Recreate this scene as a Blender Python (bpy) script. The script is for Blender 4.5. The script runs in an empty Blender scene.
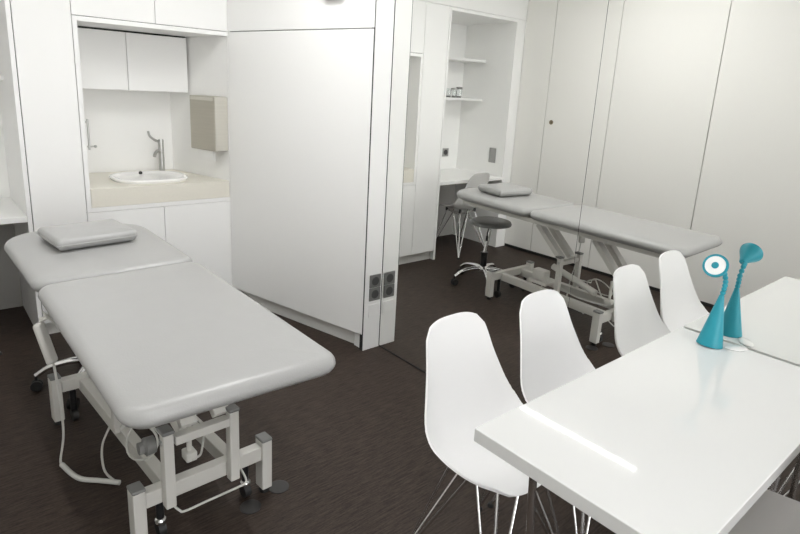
import bpy, bmesh, math, random
from mathutils import Vector, Matrix, Euler
random.seed(7)
SC = bpy.context.scene
COL = SC.collection
PI = math.pi

# ------------------------------------------------------------------ materials
def mat(name, col, rough=0.5, metal=0.0, spec=0.5, bump=None, var=None, coat=0.0, emit=None):
    m = bpy.data.materials.new(name); m.use_nodes = True
    nt = m.node_tree; b = nt.nodes['Principled BSDF']
    b.inputs['Base Color'].default_value = (*col, 1)
    b.inputs['Roughness'].default_value = rough
    b.inputs['Metallic'].default_value = metal
    b.inputs['Specular IOR Level'].default_value = spec
    if coat:
        b.inputs['Coat Weight'].default_value = coat
        b.inputs['Coat Roughness'].default_value = 0.03
    if emit:
        b.inputs['Emission Color'].default_value = (*col, 1)
        b.inputs['Emission Strength'].default_value = emit
    tc = nt.nodes.new('ShaderNodeTexCoord')
    if var:                                     # (scale xyz, amount, detail)
        mp = nt.nodes.new('ShaderNodeMapping'); mp.inputs['Scale'].default_value = var[0]
        nt.links.new(tc.outputs['Object'], mp.inputs['Vector'])
        n = nt.nodes.new('ShaderNodeTexNoise'); n.inputs['Scale'].default_value = 1.0
        n.inputs['Detail'].default_value = var[2]
        nt.links.new(mp.outputs['Vector'], n.inputs['Vector'])
        mx = nt.nodes.new('ShaderNodeMix'); mx.data_type = 'RGBA'
        a = var[1]
        mx.inputs[6].default_value = (*[c * (1 - a) for c in col], 1)
        mx.inputs[7].default_value = (*[min(1, c * (1 + a)) for c in col], 1)
        nt.links.new(n.outputs['Fac'], mx.inputs[0])
        nt.links.new(mx.outputs[2], b.inputs['Base Color'])
    if bump:                                    # (scale, strength, distance)
        n2 = nt.nodes.new('ShaderNodeTexNoise'); n2.inputs['Scale'].default_value = bump[0]
        n2.inputs['Detail'].default_value = 3
        nt.links.new(tc.outputs['Object'], n2.inputs['Vector'])
        bp = nt.nodes.new('ShaderNodeBump'); bp.inputs['Strength'].default_value = bump[1]
        bp.inputs['Distance'].default_value = bump[2]
        nt.links.new(n2.outputs['Fac'], bp.inputs['Height'])
        nt.links.new(bp.outputs['Normal'], b.inputs['Normal'])
    return m

M = {}
M['wall'] = mat('white_wall_paint', (.88, .88, .87), .6, spec=.25, var=((1.5, 1.5, 1.5), .012, 2))
M['side'] = mat('warm_white_panel', (.85, .84, .81), .45, spec=.3, var=((1.2, 1.2, .6), .012, 2))
M['panel'] = mat('white_lacquer', (.88, .88, .87), .38, spec=.35, var=((1.5, 1.5, 1.5), .01, 2))
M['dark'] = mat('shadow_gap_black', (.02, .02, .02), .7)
M['plinth'] = mat('plinth_white', (.72, .715, .69), .5)
M['under_desk_shade'] = mat('shade_grey_board', (.40, .39, .37), .6, var=((6, 6, 2), .06, 3))  # grey carries the shade under the desk in its colour
M['counter'] = mat('beige_stone', (.76, .735, .655), .4, var=((60, 60, 60), .035, 4))
M['ceramic'] = mat('white_ceramic', (.88, .88, .87), .12, coat=.4)
M['chrome'] = mat('chrome', (.82, .82, .82), .12, 1.0)
M['steel'] = mat('brushed_steel', (.52, .52, .51), .32, 1.0)
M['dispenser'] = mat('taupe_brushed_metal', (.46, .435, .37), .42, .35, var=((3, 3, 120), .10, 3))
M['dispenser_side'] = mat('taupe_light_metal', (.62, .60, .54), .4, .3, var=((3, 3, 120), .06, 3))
M['paper'] = mat('white_paper', (.86, .86, .85), .8, spec=.1)
M['socket'] = mat('grey_socket_plastic', (.17, .17, .165), .4)
M['socket_dark'] = mat('dark_socket_plastic', (.055, .055, .055), .4)
M['plate_grey'] = mat('grey_plate', (.33, .33, .32), .4)
M['vinyl'] = mat('silver_grey_vinyl', (.38, .38, .375), .30, spec=.5, bump=(220, .22, .002), var=((14, 14, 14), .03, 4))
M['frame'] = mat('light_grey_enamel', (.62, .61, .575), .4, spec=.4)
M['cap'] = mat('dark_grey_cap', (.20, .20, .195), .5)
M['black'] = mat('black_rubber', (.015, .015, .015), .55)
M['blackmetal'] = mat('black_strut', (.03, .03, .032), .3, .5)
M['shell'] = mat('white_polypropylene', (.90, .90, .905), .38, spec=.4)
M['greyshell'] = mat('grey_polypropylene', (.52, .505, .49), .45, spec=.4)
M['lightgreyshell'] = mat('light_grey_polypropylene', (.60, .595, .58), .45, spec=.4)
M['table'] = mat('gloss_white_tabletop', (.74, .745, .738), .03, spec=.5, coat=.25)
M['turq'] = mat('turquoise_plastic', (.015, .27, .345), .4, spec=.4, bump=(300, .15, .001))
M['cable'] = mat('off_white_cable', (.60, .60, .57), .5)
M['disc'] = mat('smoky_clear_plastic', (.028, .026, .026), .35)
M['lampbody'] = mat('lamp_white_metal', (.8, .8, .8), .4)
M['tube'] = mat('lamp_tube_glow', (1.0, 1.0, .99), .5, emit=18.0)
M['brass'] = mat('dull_brass', (.30, .25, .17), .35, .8)
M['stoolvinyl'] = mat('grey_stool_vinyl', (.16, .16, .155), .4)
M['fixture'] = mat('grey_fitting', (.42, .42, .41), .5)
M['glass'] = mat('clear_glass', (.9, .92, .92), .03)
M['glass'].node_tree.nodes['Principled BSDF'].inputs['Transmission Weight'].default_value = 1.0
M['mirror'] = mat('mirror_silver', (.93, .935, .915), 0.0, 1.0)
M['ceil'] = mat('ceiling_white', (.88, .88, .87), .8, spec=.1, var=((2, 2, 2), .01, 2))

def floor_material():
    m = bpy.data.materials.new('dark_brown_woven_vinyl'); m.use_nodes = True
    nt = m.node_tree; b = nt.nodes['Principled BSDF']
    tc = nt.nodes.new('ShaderNodeTexCoord')
    def noise(sc, det):
        mp = nt.nodes.new('ShaderNodeMapping'); mp.inputs['Scale'].default_value = sc
        nt.links.new(tc.outputs['Object'], mp.inputs['Vector'])
        n = nt.nodes.new('ShaderNodeTexNoise'); n.inputs['Scale'].default_value = 1; n.inputs['Detail'].default_value = det
        nt.links.new(mp.outputs['Vector'], n.inputs['Vector']); return n
    n1 = noise((14, 150, 1), 4); n2 = noise((90, 260, 1), 2)
    ad = nt.nodes.new('ShaderNodeMath'); ad.operation = 'MULTIPLY_ADD'; ad.inputs[1].default_value = .5
    nt.links.new(n2.outputs['Fac'], ad.inputs[0]); nt.links.new(n1.outputs['Fac'], ad.inputs[2])
    r = nt.nodes.new('ShaderNodeValToRGB')
    r.color_ramp.elements[0].position = .52; r.color_ramp.elements[0].color = (.018, .012, .009, 1)
    r.color_ramp.elements[1].position = .98; r.color_ramp.elements[1].color = (.066, .047, .037, 1)
    nt.links.new(ad.outputs[0], r.inputs['Fac']); nt.links.new(r.outputs['Color'], b.inputs['Base Color'])
    b.inputs['Roughness'].default_value = .55; b.inputs['Specular IOR Level'].default_value = .25
    bp = nt.nodes.new('ShaderNodeBump'); bp.inputs['Strength'].default_value = .25; bp.inputs['Distance'].default_value = .002
    nt.links.new(ad.outputs[0], bp.inputs['Height']); nt.links.new(bp.outputs['Normal'], b.inputs['Normal'])
    return m
M['floor'] = floor_material()

# ------------------------------------------------------------------ mesh helper
class MB:
    def __init__(s): s.bm = bmesh.new()
    def _merge(s, t, mtx=None):
        if mtx is not None: bmesh.ops.transform(t, matrix=mtx, verts=t.verts)
        me = bpy.data.meshes.new('_t'); t.to_mesh(me); t.free(); s.bm.from_mesh(me); bpy.data.meshes.remove(me)
        return s
    def box(s, x0, x1, y0, y1, z0, z1, bev=0.0, seg=2, mtx=None):
        t = bmesh.new(); bmesh.ops.create_cube(t, size=1)
        bmesh.ops.scale(t, vec=(abs(x1-x0), abs(y1-y0), abs(z1-z0)), verts=t.verts)
        bmesh.ops.translate(t, vec=((x0+x1)/2, (y0+y1)/2, (z0+z1)/2), verts=t.verts)
        if bev: bmesh.ops.bevel(t, geom=t.edges[:], offset=bev, segments=seg, affect='EDGES', profile=.5)
        return s._merge(t, mtx)
    def prism(s, pts, z0, z1, bev=0.0):
        t = bmesh.new()
        a = [t.verts.new((x, y, z0)) for x, y in pts]; b = [t.verts.new((x, y, z1)) for x, y in pts]
        n = len(pts); t.faces.new(a[::-1]); t.faces.new(b)
        for i in range(n): t.faces.new((a[i], a[(i+1) % n], b[(i+1) % n], b[i]))
        bmesh.ops.recalc_face_normals(t, faces=t.faces[:])
        if bev: bmesh.ops.bevel(t, geom=t.edges[:], offset=bev, segments=2, affect='EDGES', profile=.5)
        return s._merge(t)
    def bar(s, p, q, w, h, bev=0.0, up=(0, 0, 1)):
        p = Vector(p); q = Vector(q); d = q-p; L = d.length; z = d.normalized(); u = Vector(up)
        if abs(z.dot(u)) > .98: u = Vector((0, 1, 0))
        x = u.cross(z).normalized(); y = z.cross(x)
        mt = Matrix((x, y, z)).transposed().to_4x4(); mt.translation = (p+q)/2
        return s.box(-w/2, w/2, -h/2, h/2, -L/2, L/2, bev, 2, mt)
    def tube(s, pts, r, n=10, cap=True):
        pts = [Vector(p) for p in pts]; t = bmesh.new(); rings = []
        rr = r if isinstance(r, (list, tuple)) else [r]*len(pts)
        T = []
        for i in range(len(pts)):
            d = (pts[min(i+1, len(pts)-1)]-pts[max(i-1, 0)]).normalized(); T.append(d)
        u = Vector((0, 0, 1)) if abs(T[0].z) < .9 else Vector((0, 1, 0))
        x = T[0].cross(u).normalized()
        for i, p in enumerate(pts):
            x = (x - T[i]*x.dot(T[i])).normalized(); y = T[i].cross(x)
            rings.append([t.verts.new(p+(x*math.cos(2*PI*k/n)+y*math.sin(2*PI*k/n))*rr[i]) for k in range(n)])
        for a, b in zip(rings, rings[1:]):
            for k in range(n): t.faces.new((a[k], a[(k+1) % n], b[(k+1) % n], b[k]))
        if cap: t.faces.new(rings[0][::-1]); t.faces.new(rings[-1])
        return s._merge(t)
    def cyl(s, p, q, r, n=24): return s.tube([p, q], r, n)
    def lathe(s, prof, loc=(0, 0, 0), n=40, mtx=None, sx=1, sy=1, sup=None):
        t = bmesh.new(); rings = []
        for r, z in prof:
            if r < 1e-6: rings.append([t.verts.new((0, 0, z))]); continue
            ring = []
            for k in range(n):
                a = 2*PI*k/n; c, q = math.cos(a), math.sin(a)
                if sup: c, q = math.copysign(abs(c)**sup, c), math.copysign(abs(q)**sup, q)
                ring.append(t.verts.new((r*c*sx, r*q*sy, z)))
            rings.append(ring)
        for a, b in zip(rings, rings[1:]):
            for k in range(n):
                k2 = (k+1) % n
                if len(a) == 1 and len(b) == 1: continue
                if len(a) == 1: t.faces.new((a[0], b[k2], b[k]))
                elif len(b) == 1: t.faces.new((a[k], a[k2], b[0]))
                else: t.faces.new((a[k], a[k2], b[k2], b[k]))
        bmesh.ops.recalc_face_normals(t, faces=t.faces[:])
        mt = Matrix.Translation(loc) @ (mtx if mtx is not None else Matrix())
        return s._merge(t, mt)
    def sphere(s, c, r, n=16):
        t = bmesh.new(); bmesh.ops.create_uvsphere(t, u_segments=n, v_segments=n//2+2, radius=r)
        return s._merge(t, Matrix.Translation(c))
    def build(s, name, m, parent=None, angle=50):
        """one mesh object; vertices given in the thing's own frame (or the world's, for a top-level mesh)"""
        me = bpy.data.meshes.new(name)
        off = Vector((0, 0, 0))
        if parent is None and s.bm.verts:
            xs = [v.co for v in s.bm.verts]
            off = Vector(((min(v.x for v in xs)+max(v.x for v in xs))/2, (min(v.y for v in xs)+max(v.y for v in xs))/2, min(v.z for v in xs)))
        elif parent is not None and parent.get('_abs'):
            off = Vector(parent['_abs'])
        bmesh.ops.translate(s.bm, vec=-off, verts=s.bm.verts)
        s.bm.to_mesh(me); s.bm.free()
        for p in me.polygons: p.use_smooth = True
        me.set_sharp_from_angle(angle=math.radians(angle))
        me.materials.append(m)
        o = bpy.data.objects.new(name, me); COL.objects.link(o)
        if angle == 50:
            wn = o.modifiers.new('flat_faces', 'WEIGHTED_NORMAL'); wn.keep_sharp = True; wn.mode = 'FACE_AREA'; wn.weight = 100
        if parent is None: o.location = off
        else:
            o.parent = parent
            if parent.get('_abs'): o['_abs'] = [0, 0, 0]; o['_abs'] = list(parent['_abs'])
        return o

def tag(o, label=None, cat=None, group=None, kind=None):
    if label: o['label'] = label
    if cat: o['category'] = cat
    if group: o['group'] = group
    if kind: o['kind'] = kind
    return o
def thing(name, label, cat, loc, group=None, local=False):
    """Empty at the base of a thing. Unless local, its parts are given in world coordinates."""
    o = bpy.data.objects.new(name, None); COL.objects.link(o); o.location = loc
    o.empty_display_size = .05
    if not local: o['_abs'] = list(loc)
    return tag(o, label, cat, group)
def struct(name, mb, m): return tag(mb.build(name, m), kind='structure')
def copy_tree(o, parent=None):
    c = o.copy(); COL.objects.link(c); c.parent = parent
    for ch in list(o.children): copy_tree(ch, c)
    return c
def bez(pts, n=8):
    """Catmull-Rom through pts"""
    P = [Vector(p) for p in pts]; P = [P[0]*2-P[1]]+P+[P[-1]*2-P[-2]]; out = []
    for i in range(1, len(P)-2):
        for k in range(n):
            t = k/n; a, b, c, d = P[i-1], P[i], P[i+1], P[i+2]
            out.append(.5*((2*b)+(c-a)*t+(2*a-5*b+4*c-d)*t*t+(3*b-a-3*c+d)*t**3))
    out.append(P[-2]); return out

# ------------------------------------------------------------------ room constants
H = 2.6
YS = 3.964            # front plane of the built-in units
YB = 4.60             # back of the niches
XL = -2.558           # left wall
XD0, XD1 = -2.43, -1.575   # desk alcove
A0 = Vector((-.1240, 2.806)); AW = Vector((-.2422, 1.0)).normalized(); AN = Vector((-AW.y, AW.x))  # angled wall: origin, direction, normal into the room
def ap(s, o=0.0):
    p = A0+AW*s+AN*o; return (p.x, p.y)
YF = -3.4

# ------------------------------------------------------------------ shell
struct('floor', MB().box(-2.8, .12, YF-.1, YB+.12, -.1, 0), M['floor'])
struct('ceiling', MB().box(-2.8, .12, YF-.1, YB+.12, H, H+.1), M['ceil'])
struct('wall_back', MB().box(-2.8, .12, YB, YB+.1, 0, H), M['wall'])
WX0, WX1, WZ0, WZ1 = -2.45, -.1, .3, 2.5
struct('wall_front', MB().box(-2.8, WX0, YF-.1, YF, 0, H).box(WX1, .12, YF-.1, YF, 0, H).box(WX0, WX1, YF-.1, YF, 0, WZ0).box(WX0, WX1, YF-.1, YF, WZ1, H), M['wall'])
mb = MB()
for x in (WX0+.02, (WX0+WX1)/2, WX1-.02): mb.box(x-.02, x+.02, YF-.08, YF-.03, WZ0, WZ1, .003)
for z in (WZ0+.02, WZ1-.02): mb.box(WX0, WX1, YF-.079, YF-.031, z-.02, z+.02, .003)
struct('fill_window_1', mb, M['lampbody'])  # unseen window, added so daylight fills the room from the front
pl_ = bpy.data.lights.new('fill_window_portal', 'AREA'); pl_.shape = 'RECTANGLE'; pl_.size = WX1-WX0; pl_.size_y = WZ1-WZ0
pl_.cycles.is_portal = True
po = bpy.data.objects.new('fill_window_portal', pl_); COL.objects.link(po)
po.location = ((WX0+WX1)/2, YF-.1, (WZ0+WZ1)/2); po.rotation_euler = (PI/2, 0, PI)
struct('wall_left', MB().box(XL-.2, XL-.022, YF, YB, 0, H), M['dark'])
struct('wall_right', MB().box(.012, .12, YF, YB, 0, H), M['dark'])
# panelled left wall (seen in the mirror)
joints = [3.962, 3.63, 2.988, 2.162, 1.336, .51, -.316, -1.142, -1.968, -2.794, YF]
for i, (a, b) in enumerate(zip(joints, joints[1:])):
    mb = MB().box(XL-.02, XL, b+.003, a-.003, .03, H, .0015, 1)
    d = struct('door_%d' % (i+1), mb, M['side'])
    if i == 1:
        k = MB().lathe([(0, 0), (.02, 0), (.021, .006), (.012, .008), (.012, .018), (0, .018)], n=24, mtx=Matrix.Rotation(PI/2, 4, 'Y'), loc=(XL, 3.553, 1.287))
        bmesh.ops.translate(k.bm, vec=-d.location, verts=k.bm.verts)
        kk = k.build('lock', M['brass'], d); kk['label'] = 'small brass lock on the door'
struct('toe_gap_shade_left', MB().box(XL-.021, XL-.012, YF, 3.962, 0, .03), M['dark'])  # black strip standing in for the shade in the toe gap
# wall beside the desk alcove and behind the angled cupboard
struct('wall_alcove', MB().box(XL-.02, XD0, YS, YB, 0, 2.2), M['wall'])
struct('wall_upper', MB().box(XL-.02, -1.283, YS, YB, 2.203, H).box(-1.28, -.40, YS, YB, 2.203, H), M['wall'])
struct('wall_angled', MB().prism([ap(1.193), ap(1.855), (.0, YB), (.0, 3.98)], 0, H), M['wall'])

# frames round the two alcoves
def frame(mb, x0, x1, z0, z1, t, y0, y1, sides='LRTB'):
    if 'L' in sides: mb.box(x0, x0+t, y0, y1, z0, z1, .0015, 1)
    if 'R' in sides: mb.box(x1-t, x1, y0, y1, z0, z1, .0015, 1)
    if 'T' in sides: mb.box(x0+.0005, x1-.0005, y0+.0005, y1, z1-t, z1, .0015, 1)
    if 'B' in sides: mb.box(x0+.0005, x1-.0005, y0+.0005, y1, z0, z0+t, .0015, 1)
    return mb
mb = frame(MB(), -1.279, -.412, .717, 1.80, .025, YS, YB-.002, 'L')
mb.prism([(-1.2535, YS+.0005), ap(1.192, .002), ap(1.84, .002), (-1.2535, YB-.002)], 1.775, 1.80)
mb.prism([(-1.2535, YS+.0005), ap(1.192, .002), ap(1.84, .002), (-1.2535, YB-.002)], .717, .742)
struct('trim_1', mb, M['panel'])
mb = MB().box(XD1, -1.553, YS, YB-.002, 0, 2.2, .0015, 1).box(XD0, XD1, YS, YB-.002, 2.172, 2.2, .0015, 1)
struct('trim_2', mb, M['panel'])

# pillar at the end of the angled cupboard
struct('wall_pillar', MB().box(-.1217, -.001, 2.802, 2.832, 0, H, .002, 1).box(-.112, -.001, 2.832, 2.90, 0, H), M['panel'])

# ------------------------------------------------------------------ built-in units
# tall cabinet between the alcoves
t = thing('tall_cabinet', 'narrow full-height white cabinet door between the sink alcove and the desk alcove', 'cabinet', (-1.416, 4.28, 0))
MB().box(-1.549, -1.282, YS+.02, YB-.002, .088, 2.2).build('body', M['dark'], t)
MB().box(-1.549, -1.282, YS, YS+.019, .088, 2.2, .0015, 1).build('door', M['panel'], t)
MB().box(-1.549, -1.282, YS+.045, YS+.065, 0, .087).build('plinth', M['plinth'], t)
# overhead cabinet above the sink alcove
t = thing('overhead_cabinet', 'white two-door overhead cabinet above the sink alcove, cut by the photo top', 'cabinet', (-.84, 4.28, 1.803))
MB().box(-1.279, -.58, YS+.02, YB-.002, 1.803, 2.2).build('body', M['dark'], t)
MB().box(-1.279, -.845, YS, YS+.019, 1.803, 2.2, .0015, 1).build('door', M['panel'], t)
MB().box(-.842, -.406, YS, YS+.019, 1.803, 2.2, .0015, 1).build('door', M['panel'], t)
# sink base unit
t = thing('sink_cabinet', 'white two-door base cabinet beneath the beige worktop and wash basin', 'cabinet', (-.84, 4.28, 0))
MB().box(-1.279, -.58, YS+.02, YB-.01, .088, .714).build('body', M['dark'], t)
MB().box(-1.279, -.845, YS, YS+.019, .088, .714, .0015, 1).build('door', M['panel'], t)
MB().box(-.842, -.406, YS, YS+.019, .088, .714, .0015, 1).build('door', M['panel'], t)
MB().box(-1.279, -.44, YS+.045, YS+.065, 0, .087).build('plinth', M['plinth'], t)
# worktop
mb = MB().prism([(-1.2525, YS+.002), ap(1.1935, .004), ap(1.84, .004), (-1.2525, YB-.003)], .7425, .853, .003)
tag(mb.build('worktop', M['counter']), 'thick beige stone worktop inside the white sink alcove', 'worktop')
# wall cabinet in the alcove
t = thing('wall_cabinet', 'white two-door wall cabinet hung inside the alcove above the basin', 'cabinet', (-.9, 4.47, 1.41))
MB().prism([(-1.2525, 4.371), (-.53, 4.371), (-.585, YB-.003), (-1.2525, YB-.003)], 1.412, 1.764).build('body', M['panel'], t)
MB().box(-1.2525, -.906, 4.35, 4.37, 1.41, 1.764, .0015, 1).build('door', M['panel'], t)
MB().box(-.903, -.523, 4.35, 4.37, 1.41, 1.764, .0015, 1).build('door', M['panel'], t)
MB().prism([(-1.2525, 4.362), (-.526, 4.362), (-.53, 4.372), (-1.2525, 4.372)], 1.7645, 1.7745).build('gap_shade_strip', M['dark'], t)  # black strip painted in for the shade above the doors
# angled cupboard with door
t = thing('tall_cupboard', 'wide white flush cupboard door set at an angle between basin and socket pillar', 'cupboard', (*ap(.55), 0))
MB().prism([ap(.035, -.02), ap(1.189, -.02), (-.01, 3.95), (-.01, 2.91)], .1, H).build('body', M['dark'], t)
MB().prism([ap(.0045), ap(1.188), ap(1.188, -.019), ap(.0045, -.019)], .1, 1.801, .0015).build('door', M['panel'], t)
MB().prism([ap(.001), ap(1.189), ap(1.189, -.019), ap(.001, -.019)], 1.806, H, .0015).build('upper_panel', M['panel'], t)
MB().prism([ap(.10, -.045), ap(1.189, -.045), ap(1.189, -.065), ap(.10, -.065)], 0, .1).build('plinth', M['plinth'], t)
MB().box(-.1245, -.1219, 2.8035, 2.8315, 0, H).build('gap_shade_strip', M['dark'], t)  # thin black sheet over the pillar side so the gap looks shaded
# small fitting over the angled door
mb = MB().prism([ap(.215, .001), ap(.345, .001), ap(.345, .03), ap(.215, .03)], 1.952, 2.03, .004)
tag(mb.build('wall_fitting', M['fixture']), 'small grey fitting above the angled door at the photo top edge', 'fitting')

# ------------------------------------------------------------------ basin, tap, dispenser, hook
bx, by = -.845, 4.225
t = thing('wash_basin', 'shallow white ceramic wash basin set into the beige worktop', 'basin', (bx, by, .853))
MB().lathe([(.20, .853), (.232, .853), (.240, .866), (.236, .874), (.226, .876), (.214, .874), (.200, .866), (.175, .8585), (.10, .8552), (.001, .8545), (0, .8545)], (bx, by, 0), 56, sx=.96, sy=.86, sup=.72).build('bowl', M['ceramic'], t)
MB().lathe([(.0, .002), (.012, .0), (.012, .003), (.008, .004), (0, .003)], (bx-.005, by+.165, .868), 20, mtx=Matrix.Rotation(math.radians(58), 4, 'X')).build('overflow_hole', M['black'], t)
fx, fy = -.675, 4.49
t = thing('faucet', 'steel mixer tap with long curved lever standing behind the basin', 'tap', (fx, fy, .853))
MB().lathe([(.024, .853), (.024, .858), (.0185, .862), (.0185, 1.075), (.016, 1.082), (0, 1.082)], (fx, fy, 0), 24).build('column', M['steel'], t)
MB().tube(bez([(fx, fy, .99), (fx-.03, fy-.03, 1.005), (fx-.06, fy-.07, .998), (fx-.075, fy-.09, .975)], 6), .011, 12).build('spout', M['steel'], t)
MB().tube(bez([(fx-.01, fy, 1.065), (fx-.04, fy-.005, 1.077), (fx-.075, fy-.01, 1.105), (fx-.085, fy-.012, 1.14)], 6), [.009]*7+[.008]*6+[.0075]*6, 10).build('lever', M['steel'], t)
t = thing('paper_towel_dispenser', 'taupe metal paper towel dispenser on the alcove side wall', 'dispenser', (*ap(1.34, .05), 1.05))
MB().prism([ap(1.208, .001), ap(1.472, .001), ap(1.472, .1), ap(1.208, .1)], 1.05, 1.40, .006).build('housing', M['dispenser'], t)
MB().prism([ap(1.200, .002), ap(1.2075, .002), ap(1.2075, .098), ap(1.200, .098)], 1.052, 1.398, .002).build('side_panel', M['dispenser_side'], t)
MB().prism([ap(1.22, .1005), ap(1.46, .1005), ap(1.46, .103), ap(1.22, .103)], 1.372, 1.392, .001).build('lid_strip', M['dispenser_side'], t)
mb = MB()
mb.prism([ap(1.245, .072), ap(1.435, .072), ap(1.435, .0745), ap(1.245, .0745)], .975, 1.049)
mb.prism([ap(1.265, .078), ap(1.42, .078), ap(1.42, .080), ap(1.265, .080)], 1.0, 1.049)
tag(mb.build('paper_towel', M['paper']), 'white folded paper towel hanging out beneath the taupe dispenser', 'paper towel')
t = thing('towel_hook', 'slim steel hook rod on the left side of the sink alcove', 'hook', (-1.235, 4.12, 1.06))
MB().cyl((-1.208, 4.12, 1.062), (-1.208, 4.12, 1.242), .006, 12).cyl((-1.2535, 4.12, 1.225), (-1.208, 4.12, 1.225), .0045, 10).build('rod', M['steel'], t)
MB().cyl((-1.2535, 4.12, 1.082), (-1.178, 4.12, 1.082), .0045, 12).sphere((-1.175, 4.12, 1.082), .009, 12).build('peg', M['steel'], t)

# ------------------------------------------------------------------ sockets
def socket(name, label, c, u, n, w, h, mk='socket', well=True, group=None, ratio=.3):
    """plate centred at c on a wall with tangent u and normal n"""
    c = Vector(c); u = Vector(u); n = Vector(n); z = Vector((0, 0, 1))
    mt = Matrix((u, z, n)).transposed().to_4x4(); mt.translation = c
    t = thing(name, label, 'socket' if well else 'wall plate', c-z*h/2, group)
    mb = MB().box(-w/2, w/2, -h/2, h/2, .0005, .009, .003, 2, mt); mb.build('plate', M[mk], t)
    if well:
        MB().lathe([(0, .0092), (ratio*w*.86, .0092), (ratio*w, .0102), (ratio*w*1.06, .0102), (ratio*w*1.1, .0092)], n=28, mtx=mt).build('socket_well', M['socket_dark'], t)
    return t
socket('power_socket', 'grey wall socket on the white pillar, upper of the stacked pair', (-.0535, 2.802, .424), (1, 0, 0), (0, -1, 0), .079, .078)
socket('power_socket', 'grey wall socket on the white pillar, lower of the stacked pair', (-.0535, 2.802, .344), (1, 0, 0), (0, -1, 0), .079, .078)
socket('blank_wall_plate', 'white blank cover plate low on the pillar under the sockets', (-.0535, 2.802, .245), (1, 0, 0), (0, -1, 0), .079, .079, 'panel', False)
socket('power_socket', 'small square grey socket on the back wall above the alcove desk', (-2.245, YB, .90), (1, 0, 0), (0, -1, 0), .085, .085, 'plate_grey')
socket('switch_plate', 'upright grey double plate on the side wall of the desk alcove', (XD0, 4.112, .92), (0, -1, 0), (1, 0, 0), .085, .145, 'plate_grey', False)

# ------------------------------------------------------------------ desk alcove
t = thing('built_in_desk', 'white built-in desktop spanning the shelved alcove', 'desk', (-2.0, 4.28, 0))
MB().box(XD0+.001, XD1-.001, YS+.001, YB-.003, .692, .7243, .002, 1).build('desktop', M['panel'], t)
MB().box(XD0+.001, XD1-.001, YB-.022, YB-.003, 0, .69).build('back_panel', M['under_desk_shade'], t)  # panel coloured grey to give the shade below the desktop
for z, w in ((1.82, 'upper'), (1.45, 'lower')):
    mb = MB().box(XD0+.001, XD1-.001, 4.30, YB-.003, z-.011, z+.011, .0015, 1)
    tag(mb.build('wall_shelf', M['panel']), '%s white shelf across the desk alcove%s' % (w, ', empty' if w == 'upper' else ' with small glassware on it'), 'shelf')
for i, (x, y, r, h, lab) in enumerate(((-2.035, 4.40, .026, .085, 'clear glass tumbler on the lower alcove shelf, nearest the sink alcove'), (-2.10, 4.39, .027, .088, 'clear glass tumbler standing between two glass items on the lower alcove shelf'), (-2.17, 4.39, .03, .1, 'glass jar with dark metal rim on the lower alcove shelf, farthest from the sink'))):
    t = thing('glass_jar' if i == 2 else 'glass_tumbler', lab, 'glass', (x, y, 1.4612), 'glassware on the alcove shelf')
    MB().lathe([(0, 1.4613), (r*.8, 1.4613), (r, 1.4613+h), (r-.003, 1.4613+h), (r*.8-.003, 1.468), (0, 1.468)], (x, y, 0), 24).build('glass', M['glass'], t)
    if i: MB().lathe([(r+.001, 1.4613+h*.8), (r+.002, 1.4613+h), (r-.001, 1.4613+h+.002), (r-.004, 1.4613+h*.9)], (x, y, 0), 24).build('rim', M['cap' if i == 2 else 'steel'], t)
    MB().lathe([(r*.8, 1.4612), (r*.82, 1.4612), (r*.84, 1.478), (r*.80, 1.478)], (x, y, 0), 24).build('base_ring', M['cap'], t)

# ------------------------------------------------------------------ mirrors
def mirror(y0, y1, label):
    t = thing('wall_mirror', label, 'mirror', (.005, (y0+y1)/2, 0))
    MB().box(.0, .006, y0, y1, .009, H-.002).build('mirror_glass', M['mirror'], t)
    MB().box(-.002, .0115, y0, y1, 0, .0085).build('bottom_channel', M['dark'], t)
    return t
mirror(1.5717, 2.7985, 'tall wall mirror beside the socket pillar, reflecting desk alcove and stool')
mirror(.05, 1.5700, 'wide wall mirror that the white table stands against')

# ------------------------------------------------------------------ lamps
def lamp(x, y0, y1, label, watts=15):
    t = thing('ceiling_light', label, 'lamp', (x, (y0+y1)/2, H-.1), 'linear ceiling lights')
    MB().box(x-.010, x+.010, y0-.02, y1+.02, H-.016, H-.0005, .003).build('housing', M['lampbody'], t)
    MB().cyl((x, y0, H-.027), (x, y1, H-.027), .008, 16).build('tube', M['tube'], t)
    for y in (y0+.004, y1-.004): MB().box(x-.010, x+.010, y-.012, y+.012, H-.038, H-.012, .003).build('lamp_holder', M['lampbody'], t)
    l = bpy.data.lights.new('lamp_glow', 'AREA'); l.shape = 'RECTANGLE'; l.size = .012; l.size_y = y1-y0
    l.energy = watts; l.color = (1.0, 1.0, .995)
    lo = bpy.data.objects.new('lamp_glow', l); COL.objects.link(lo); lo.location = (x, (y0+y1)/2, H-.04)
lamp(-1.75, 1.91, 2.97, 'linear ceiling light above the treatment table', 9)
lamp(-1.67, -.6, .5, 'linear ceiling light behind the camera')
lamp(-.75, 1.9, 3.0, 'added linear fill light on the ceiling near the socket pillar', 14)  # unseen lamp added to brighten the alcove walls
lamp(-1.67, -2.6, -1.5, 'added linear fill light on the ceiling by the unseen front window')  # unseen lamp added to even out the light from the front

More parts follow.
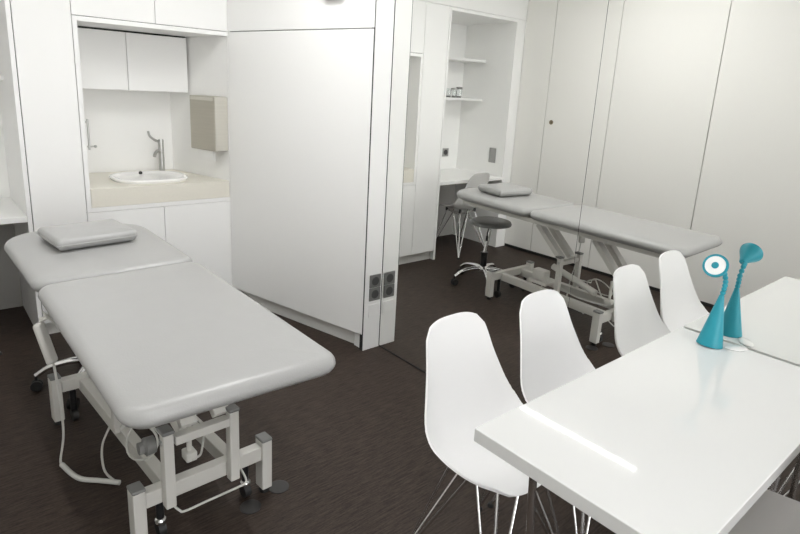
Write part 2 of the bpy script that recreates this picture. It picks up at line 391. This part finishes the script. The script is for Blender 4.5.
# ------------------------------------------------------------------ treatment table
def cushion(x0, x1, y0, y1, z0, z1, rc, re=.032, dome=.004, n=8):
    """rc: corner radii at (x0,y0),(x1,y0),(x1,y1),(x0,y1)"""
    def ring(ins):
        pts = []
        for (cx, cy, sx, sy, a0), r in zip(((x0, y0, 1, 1, PI), (x1, y0, -1, 1, 1.5*PI), (x1, y1, -1, -1, 0), (x0, y1, 1, -1, .5*PI)), rc):
            r = max(r, ins+.004)
            for k in range(n+1):
                a = a0+.5*PI*k/n
                pts.append((cx+sx*r+(r-ins)*math.cos(a), cy+sy*r+(r-ins)*math.sin(a)))
        return pts
    t = bmesh.new(); lay = []
    hb = z1-re-z0
    prof = [(re*1.1, z0), (re*.62, z0+hb*.18), (re*.28, z0+hb*.48), (re*.07, z0+hb*.8)]
    for k in range(7):
        a = PI/2*k/6; prof.append((re*(1-math.cos(a)), z1-re+re*math.sin(a)))
    prof += [(re*1.8, z1+dome*.4), (re*3, z1+dome*.8), (re*5, z1+dome)]
    for ins, z in prof: lay.append([t.verts.new((x, y, z)) for x, y in ring(ins)])
    m = len(lay[0])
    for a, b in zip(lay, lay[1:]):
        for k in range(m): t.faces.new((a[k], a[(k+1) % m], b[(k+1) % m], b[k]))
    t.faces.new(lay[0][::-1]); t.faces.new(lay[-1])
    bmesh.ops.recalc_face_normals(t, faces=t.faces[:])
    mb = MB(); mb._merge(t); return mb

XA, XB = -1.717, -1.134
ET = thing('treatment_table', 'silver grey padded treatment table on a light grey height-adjustable frame', 'treatment table', (-1.43, 2.045, 0))
ET.rotation_euler = (0, 0, math.radians(1.93))
def base(mb):
    for v in mb.bm.verts: v.co.x -= .036*(v.co.y-2.045)
    return mb
def skew(mb):
    for v in mb.bm.verts: v.co.y += .036*(XB-v.co.x)/(XB-XA)*max(0, 2.66-v.co.y)/1.075
    for v in mb.bm.verts: v.co.x -= .016*(XB-v.co.x)/(XB-XA)*max(0, 2.66-v.co.y)/1.075
    return slope(mb)
def slope(mb):
    for v in mb.bm.verts:
        v.co.z += .018*(v.co.y-1.75)
        v.co.x += .022*min(1.25, (v.co.y-1.6)/1.06)*min(1, max(0, (v.co.x-XA)/(XB-XA)))
    return mb
skew(cushion(XA, XB, 1.585, 2.660, .678, .740, (.07, .06, .06, .06))).build('main_cushion', M['vinyl'], ET, 60)
slope(cushion(XA, XB, 2.669, 3.44, .678, .740, (.06, .06, .17, .17))).build('head_cushion', M['vinyl'], ET, 60)
mb = MB()
for x in (XA+.075, XB-.075): mb.bar((x, 1.74, .660), (x, 3.33, .660), .03, .03, .003)
for y in (1.755, 2.1, 2.60, 2.72, 3.315): mb.bar((XA+.09, y, .660), (XB-.09, y, .660), .03, .025, .003)
slope(mb).build('upper_frame', M['frame'], ET)
XR0, XR1 = -1.487, -1.262        # lengthwise rails
for y, nm in ((2.045, 'foot_crossbar'), (2.978, 'head_crossbar')):
    base(MB().bar((-1.575, y, .178), (-1.163, y, .176), .040, .056, .004)).build(nm, M['frame'], ET)
    for x in (-1.596, -1.143):
        l = base(MB().box(x-.020, x+.020, y-.026, y+.026, .022, .220, .004)).build('leg', M['frame'], ET)
        base(MB().box(x-.021, x+.021, y-.027, y+.027, .220, .232, .004)).build('end_cap', M['cap'], l)
        base(MB().cyl((x, y, 0), (x, y, .024), .018, 16)).build('rubber_foot', M['black'], l)
for x in (XR0, XR1): base(MB().bar((x, 2.066, .165), (x, 2.98, .165), .04, .055, .003)).build('side_rail', M['frame'], ET)
for y, zt in ((2.01, .41), (2.48, .435)):
    for x in (-1.509, -1.286):
        u = base(MB().box(x-.017, x+.017, y-.022, y+.012, .143 if y < 2.2 else .18, zt, .004)).build('upright', M['frame'], ET)
        base(MB().box(x-.019, x+.019, y-.024, y+.028, zt, zt+.013, .004)).build('end_cap', M['cap'], u)
        base(MB().cyl((x-.020, y-.004, zt-.03), (x+.020, y-.004, zt-.03), .010, 14)).build('pivot_bolt', M['steel'], u)
    base(MB().bar((-1.485, y, zt-.035), (-1.301, y, zt-.035), .035, .03, .003)).build('cross_tube', M['frame'], ET)
    for x in (-1.43, -1.318):
        base(MB().bar((x, y+.01, zt-.01), (x, y+.235, .625), .035, .055, .004, up=(1, 0, 0))).build('lift_arm', M['frame'], ET)
# motor and control box
MB().cyl((-1.374, 2.22, .25), (-1.374, 2.58, .34), .022, 20).box(-1.41, -1.34, 2.62, 2.73, .215, .29, .008).build('motor', M['frame'], ET)
MB().box(-1.44, -1.31, 2.58, 2.74, .195, .215, .003).build('motor_tray', M['frame'], ET)
MB().lathe([(0, 0), (.028, 0), (.03, .03), (.02, .036), (.02, .05), (0, .05)], (-1.52, 2.085, .335), 24, mtx=Matrix.Rotation(-PI/2, 4, 'Y')).build('drive_knob', M['cap'], ET)
MB().box(-1.41, -1.37, 2.10, 2.15, .20, .235, .006).cyl((-1.39, 2.125, .235), (-1.39, 2.125, .36), .009, 12).build('actuator_plug', M['frame'], ET)
# hand control hanging on the left edge
hc = MB().bar((-1.7248, 2.615, .625), (-1.6958, 2.585, .47), .045, .026, .011).build('hand_control', M['frame'], ET)
hc['label'] = 'hand control hanging on the left edge'
MB().bar((-1.7026, 2.62, .655), (-1.6376, 2.62, .56), .05, .006, .002).bar((-1.7176, 2.62, .63), (-1.6726, 2.62, .645), .03, .008, .002).build('hanger', M['frame'], hc)
cb = MB().tube(bez([(-1.6936, 2.59, .47), (-1.6833, 2.60, .32), (-1.6773, 2.63, .15), (-1.6927, 2.648, .03), (-1.6901, 2.635, .012)], 8), .0045, 8).build('cable', M['cable'], ET)
MB().tube(bez([(-1.6908, 2.645, .011), (-1.6746, 2.56, .011), (-1.6535, 2.506, .011), (-1.6080, 2.46, .011), (-1.5510, 2.40, .011)], 8), .0095, 10).build('cable_sleeve', M['cable'], cb)
MB().tube(bez([(-1.5520, 2.402, .012), (-1.5637, 2.44, .006), (-1.5707, 2.53, .006), (-1.5359, 2.67, .02), (-1.4793, 2.72, .09), (-1.4659, 2.73, .17), (-1.3989, 2.73, .25)], 8), .0045, 8).build('cable', M['cable'], ET)
lp = []
for k in range(30):
    a = 2*PI*k/24; lp.append((-1.50-.035*math.cos(a*1.3)-.01, 2.27+.10*math.cos(a), .25+.055*math.sin(a)))
MB().tube([(-1.38, 2.40, .30)]+lp+[(-1.42, 2.20, .22)], .004, 8).build('cable', M['cable'], ET)
MB().tube(bez([(-1.39, 2.10, .21), (-1.34, 2.14, .2), (-1.28, 2.3, .215), (-1.36, 2.5, .21)], 8), .004, 8).build('cable', M['cable'], ET)
# caster struts and pedal rod at the foot end
for x in (-1.522, -1.212):
    st = MB().cyl((x, 2.06, .05), (x, 2.06, .15), .013, 16).build('caster_strut', M['blackmetal'], ET)
    MB().lathe([(.013, .046), (.019, .050), (.021, .058), (.019, .066), (.013, .070)], (x, 2.06, 0), 20).build('chrome_ring', M['chrome'], st)
    MB().cyl((x-.012, 2.06, .027), (x+.012, 2.06, .027), .026, 24).build('caster_wheel', M['black'], st)
for x in (-1.535, -1.225):
    st = base(MB().cyl((x, 2.965, .055), (x, 2.965, .15), .013, 16)).build('caster_strut', M['blackmetal'], ET)
    base(MB().cyl((x-.012, 2.965, .027), (x+.012, 2.965, .027), .026, 24)).build('caster_wheel', M['black'], st)
MB().tube(bez([(-1.505, 2.03, .146), (-1.485, 1.985, .127), (-1.47, 1.975, .123), (-1.40, 1.975, .123), (-1.28, 1.975, .123), (-1.255, 1.978, .124), (-1.245, 1.99, .13), (-1.245, 2.03, .15)], 6), .004, 8).build('pedal_rod', M['cable'], ET)
# pillow
pl = cushion(-.168, .168, -.137, .137, 0, .052, (.02, .02, .02, .02), .02, .006)
pt = thing('treatment_pillow', 'small flat silver grey vinyl pillow on the head end of the treatment table', 'pillow', (-1.453, 3.130, .7735), local=True)
pl.build('pillow_pad', M['vinyl'], pt, 60)
MB().tube([(x, y, .026) for x, y in ((-.15, -.1375), (.15, -.1375), (.163, -.132), (.168, -.122), (.168, .122), (.15, .1375), (-.15, .1375), (-.168, .122), (-.168, -.122), (-.163, -.132), (-.15, -.1375))], .0025, 6).build('piping', M['vinyl'], pt)
pt.rotation_euler = (math.radians(1.03), 0, math.radians(7))
# clear floor discs
for x, y, lb in ((-1.09, 2.035, 'dark clear plastic disc lying on the floor beside the table leg'), (-1.225, 2.0, 'dark clear plastic disc on the floor below the foot-end caster')):
    tag(MB().lathe([(0, .0), (.037, 0), (.038, .003), (.03, .0045), (0, .0025)], (x, y, .0003), 32).build('floor_disc', M['disc']), lb, 'disc')

# ------------------------------------------------------------------ moulded chairs
def chair(name, label, shellmat, loc, rz, group):
    t = thing(name, label, 'chair', loc, group, local=True)
    t.rotation_euler = (0, 0, rz)
    # centre profile: y (front negative), z, half width, side lift along the inward normal
    prof = [(-.163, .424, .120, .004), (-.152, .438, .156, .009), (-.120, .444, .190, .018), (-.07, .439, .212, .028), (-.015, .433, .222, .038),
            (.045, .432, .227, .048), (.105, .444, .228, .056), (.150, .480, .226, .059), (.177, .53, .212, .053), (.194, .60, .184, .041),
            (.209, .67, .159, .030), (.222, .735, .142, .020), (.232, .778, .126, .013), (.238, .806, .104, .008)]
    C = bez([(0, y, z) for y, z, *_ in prof], 3); n = len(C)
    W = bez([(w, l, 0) for *_, w, l in prof], 3)
    def at(f):
        f = max(0, min(n-1.0001, f)); i = int(f); q = f-i
        P = C[i].lerp(C[i+1], q); d = (C[i+1]-C[i]).normalized(); nr = Vector((0, -d.z, d.y))
        Q = W[i].lerp(W[i+1], q); return P, nr, Q.x, Q.y
    nu = 20; nv = 46
    b = bmesh.new(); g = []
    for j in range(nv+1):
        row = []
        for i in range(nu+1):
            u = -1+2*i/nu; c = 1-(1-min(1, abs(u))**3.2)**(1/2.4)
            f0 = 7.0*c; f1 = (n-1)-4.6*c
            f = f0+(f1-f0)*j/nv
            P, nr, w, l = at(f)
            lift = l*abs(u)**2.6
            row.append(b.verts.new(P+Vector((u*w*(1-.10*abs(u)**4*l/.078), 0, 0))+nr*lift))
        g.append(row)
    for j in range(nv):
        for i in range(nu): b.faces.new((g[j][i], g[j][i+1], g[j+1][i+1], g[j+1][i]))
    bmesh.ops.recalc_face_normals(b, faces=b.faces[:])
    bmesh.ops.solidify(b, geom=b.faces[:], thickness=.006)
    mb = MB(); mb._merge(b); mb.build('seat_shell', shellmat, t, 60)
    # wire base
    zt = .412; mount = [(-.10, -.09), (.10, -.09), (.10, .085), (-.10, .085)]
    mb = MB()
    for i in range(4):
        a, c = mount[i], mount[(i+1) % 4]; mb.cyl((*a, zt), (*c, zt), .0045, 8)
    mb.tube([(-.10, -.09, zt), (0, -.01, zt-.05), (.10, .085, zt)], .004, 8).tube([(.10, -.09, zt), (0, -.01, zt-.05), (-.10, .085, zt)], .004, 8)
    mb.build('seat_bracket', M['chrome'], t)
    for x, y in mount: MB().cyl((x, y, zt-.006), (x, y, .442), .012, 14).build('rubber_mount', M['black'], t)
    feet = [(-.195, -.185), (.195, -.185), (.195, .20), (-.195, .20)]
    for i, (x, y) in enumerate(feet):
        mx, my = mount[i]; sx = math.copysign(1, x); sy = math.copysign(1, y)
        f = Vector((x, y, .008))
        mb = MB()
        mb.cyl(f, (mx, my, zt), .0052, 10)
        mb.cyl(f, (mx-sx*.11, my, zt), .0052, 10)
        mb.cyl(f, (mx, my-sy*.085, zt), .0052, 10)
        l = mb.build('leg', M['chrome'], t)
        MB().lathe([(0, 0), (.011, 0), (.012, .004), (.009, .014), (0, .016)], (x, y, 0), 14).build('glide', M['black'], l)
    return t
c1 = chair('dining_chair', 'white moulded chair with wire legs at the table corner, farther from the mirror', M['shell'], (-.748, 1.292, 0), 0, 'white chairs on the far side of the table')
c2 = copy_tree(c1); c2.location = (-.312, 1.278, 0)
c2['label'] = 'white moulded chair with wire legs tucked at the table, next to the mirror'
c3 = chair('desk_chair', 'light grey moulded chair with wire legs pushed into the alcove desk', M['lightgreyshell'], (-1.975, 4.06, 0), PI, 'grey moulded chairs')
c4 = chair('dining_chair', 'grey moulded chair at the near side of the table, cut by the photo corner', M['greyshell'], (-.505, .63, 0), PI, 'grey moulded chairs')

# ------------------------------------------------------------------ white table
TX, TY0, TY1 = -1.084, .617, 1.113
t = thing('dining_table', 'glossy white rectangular table on chrome legs standing against the mirror', 'table', (TX/2, (TY0+TY1)/2, 0))
MB().box(TX, -.009, TY0, TY1, .706, .74, .0025, 2).build('tabletop', M['table'], t)
for x in (-.985, -.10):
    for y in (.72, 1.01):
        xb = x+math.copysign(.07, -.54-x)
        l = MB().cyl((xb, y, .012), (x, y, .700), .010, 20).build('leg', M['chrome'], t)
        MB().lathe([(0, .698), (.03, .698), (.03, .7055), (0, .7055)], (x, y, 0), 24).build('top_flange', M['chrome'], l)
        MB().lathe([(0, 0), (.015, 0), (.016, .008), (.012, .014), (0, .014)], (xb, y, 0), 20).build('foot_cap', M['black'], l)

# ------------------------------------------------------------------ turquoise ornament
ox, oy, oz = -.081, .989, .7402
t = thing('gooseneck_ornament', 'turquoise cone with beaded neck and round white face on the white table', 'ornament', (ox, oy, oz))
tip = Vector((-.0635, .987, .905))
mb = MB(); n = 14; pts = []; rr = []
for k in range(n+1):
    q = k/n; pts.append(Vector((ox, oy, oz))*(1-q)+tip*q); rr.append(.040*(1-q)+.008*q)
pts = [Vector((ox, oy, oz+.0005))]+pts[1:]
mb.tube(pts, rr, 28); mb.build('cone_base', M['turq'], t)
neck = bez([tip, (-.060, .985, .930), (-.060, .985, .955), (-.078, .986, .983), (-.092, .988, .991)], 4)
mb = MB().tube(neck, .005, 10)
for p in neck[::2]: mb.sphere(p, .0085, 12)
mb.build('beaded_neck', M['turq'], t)
hc_ = Vector((-.143, .993, 1.019))
d = Vector((-.88, -.05, .40)).normalized()
q = d.to_track_quat('Z', 'Y').to_matrix().to_4x4()
hd = MB().lathe([(0, -.060), (.010, -.058), (.016, -.040), (.034, -.004), (.0375, .006), (.036, .011), (.030, .011), (.030, .009), (0, .009)], hc_, 36, mtx=q).build('head', M['turq'], t)
MB().lathe([(0, .0100), (.0298, .0100), (.0298, .0093), (0, .0093)], hc_, 32, mtx=q).build('white_face', M['paper'], hd)
MB().lathe([(0, .0145), (.008, .0140), (.0105, .012), (0, .0118)], hc_, 24, mtx=q).build('centre_dot', M['turq'], hd)
mb = MB().lathe([(0, .0), (.030, 0), (.034, .003), (.030, .006), (0, .0065)], (0, 0, 0), 36, sx=1.1, sy=.62)
bmesh.ops.transform(mb.bm, matrix=Matrix.Translation((-.042, .922, .7403)) @ Matrix.Rotation(math.radians(-38), 4, 'Z'), verts=mb.bm.verts)
tag(mb.build('oval_dish', M['ceramic']), 'small flat white oval piece lying beside the turquoise cone', 'dish')

# ------------------------------------------------------------------ swivel stool
sx, sy = -1.445, 3.270
t = thing('swivel_stool', 'round grey swivel stool on a chrome five-star base under the table head', 'stool', (sx, sy, 0))
MB().lathe([(0, .490), (.145, .490), (.164, .496), (.168, .508), (.160, .524), (.135, .531), (0, .533)], (sx-.032, sy-.010, 0), 44).build('seat', M['stoolvinyl'], t)
MB().cyl((sx, sy, .25), (sx-.04, sy-.01, .491), .014, 20).build('gas_lift', M['chrome'], t)
MB().cyl((sx, sy, .10), (sx, sy, .26), .026, 24).lathe([(.03, .255), (.03, .266), (.014, .268)], (sx, sy, 0), 24).build('column_cover', M['blackmetal'], t)
MB().tube([(sx-.035, sy, .478), (sx+.09, sy-.09, .455), (sx+.12, sy-.115, .43)], .006, 8).cyl((sx+.115, sy-.11, .436), (sx+.14, sy-.13, .41), .009, 10).build('height_lever', M['black'], t)
MB().lathe([(0, .09), (.04, .095), (.042, .135), (.03, .15), (0, .151)], (sx, sy, 0), 28).build('hub', M['chrome'], t)
for k in range(5):
    a = math.radians(20+72*k); c, s_ = math.cos(a), math.sin(a)
    P = lambda r, z: (sx+r*c, sy+r*s_, z)
    MB().tube(bez([P(.025, .128), P(.10, .130), P(.19, .112), P(.25, .075)], 6), [.017]*7+[.015]*6+[.013]*6, 12).build('base_arm', M['chrome'], t)
    cs = MB().cyl(P(.25, .045), P(.25, .075), .007, 10).build('caster', M['black'], t)
    for o in (-.012, .012):
        w = Vector((-s_*o, c*o, 0)); e = Vector((-s_, c, 0))*.007; p0 = Vector(P(.25, .026))+w
        MB().cyl(p0-e, p0+e, .0255, 20).build('caster_wheel', M['black'], cs)

# ------------------------------------------------------------------ camera, world, view
cam = bpy.data.cameras.new('camera'); co = bpy.data.objects.new('camera', cam); COL.objects.link(co)
yw, pi_, ro = (math.radians(v) for v in (40.718, -13.9177, 3.0601))
f = Vector((math.sin(yw)*math.cos(pi_), math.cos(yw)*math.cos(pi_), math.sin(pi_)))
r = Vector((math.cos(yw), -math.sin(yw), 0)); u = r.cross(f)
R = r*math.cos(ro)+u*math.sin(ro); U = -r*math.sin(ro)+u*math.cos(ro)
mt = Matrix((R, U, -f)).transposed().to_4x4(); mt.translation = (-2.0187, .342, 1.4971)
co.matrix_world = mt
cam.sensor_width = 36; cam.lens = 572.17/800*36
cam.shift_x = 2.77/800; cam.shift_y = -34.316/800
cam.clip_start = .02
SC.camera = co
w = bpy.data.worlds.new('world'); SC.world = w; w.use_nodes = True
w.node_tree.nodes['Background'].inputs[0].default_value = (1, 1, 1, 1)
w.node_tree.nodes['Background'].inputs[1].default_value = 6.0
SC.view_settings.view_transform = 'Standard'; SC.view_settings.look = 'None'
SC.view_settings.exposure = 0.0; SC.view_settings.gamma = 1.0; SC.view_settings.use_curve_mapping = False
SC.cycles.use_denoising = True
SC.cycles.max_bounces = 18; SC.cycles.diffuse_bounces = 14; SC.cycles.glossy_bounces = 8
for o in SC.objects:
    if '_abs' in o: del o['_abs']
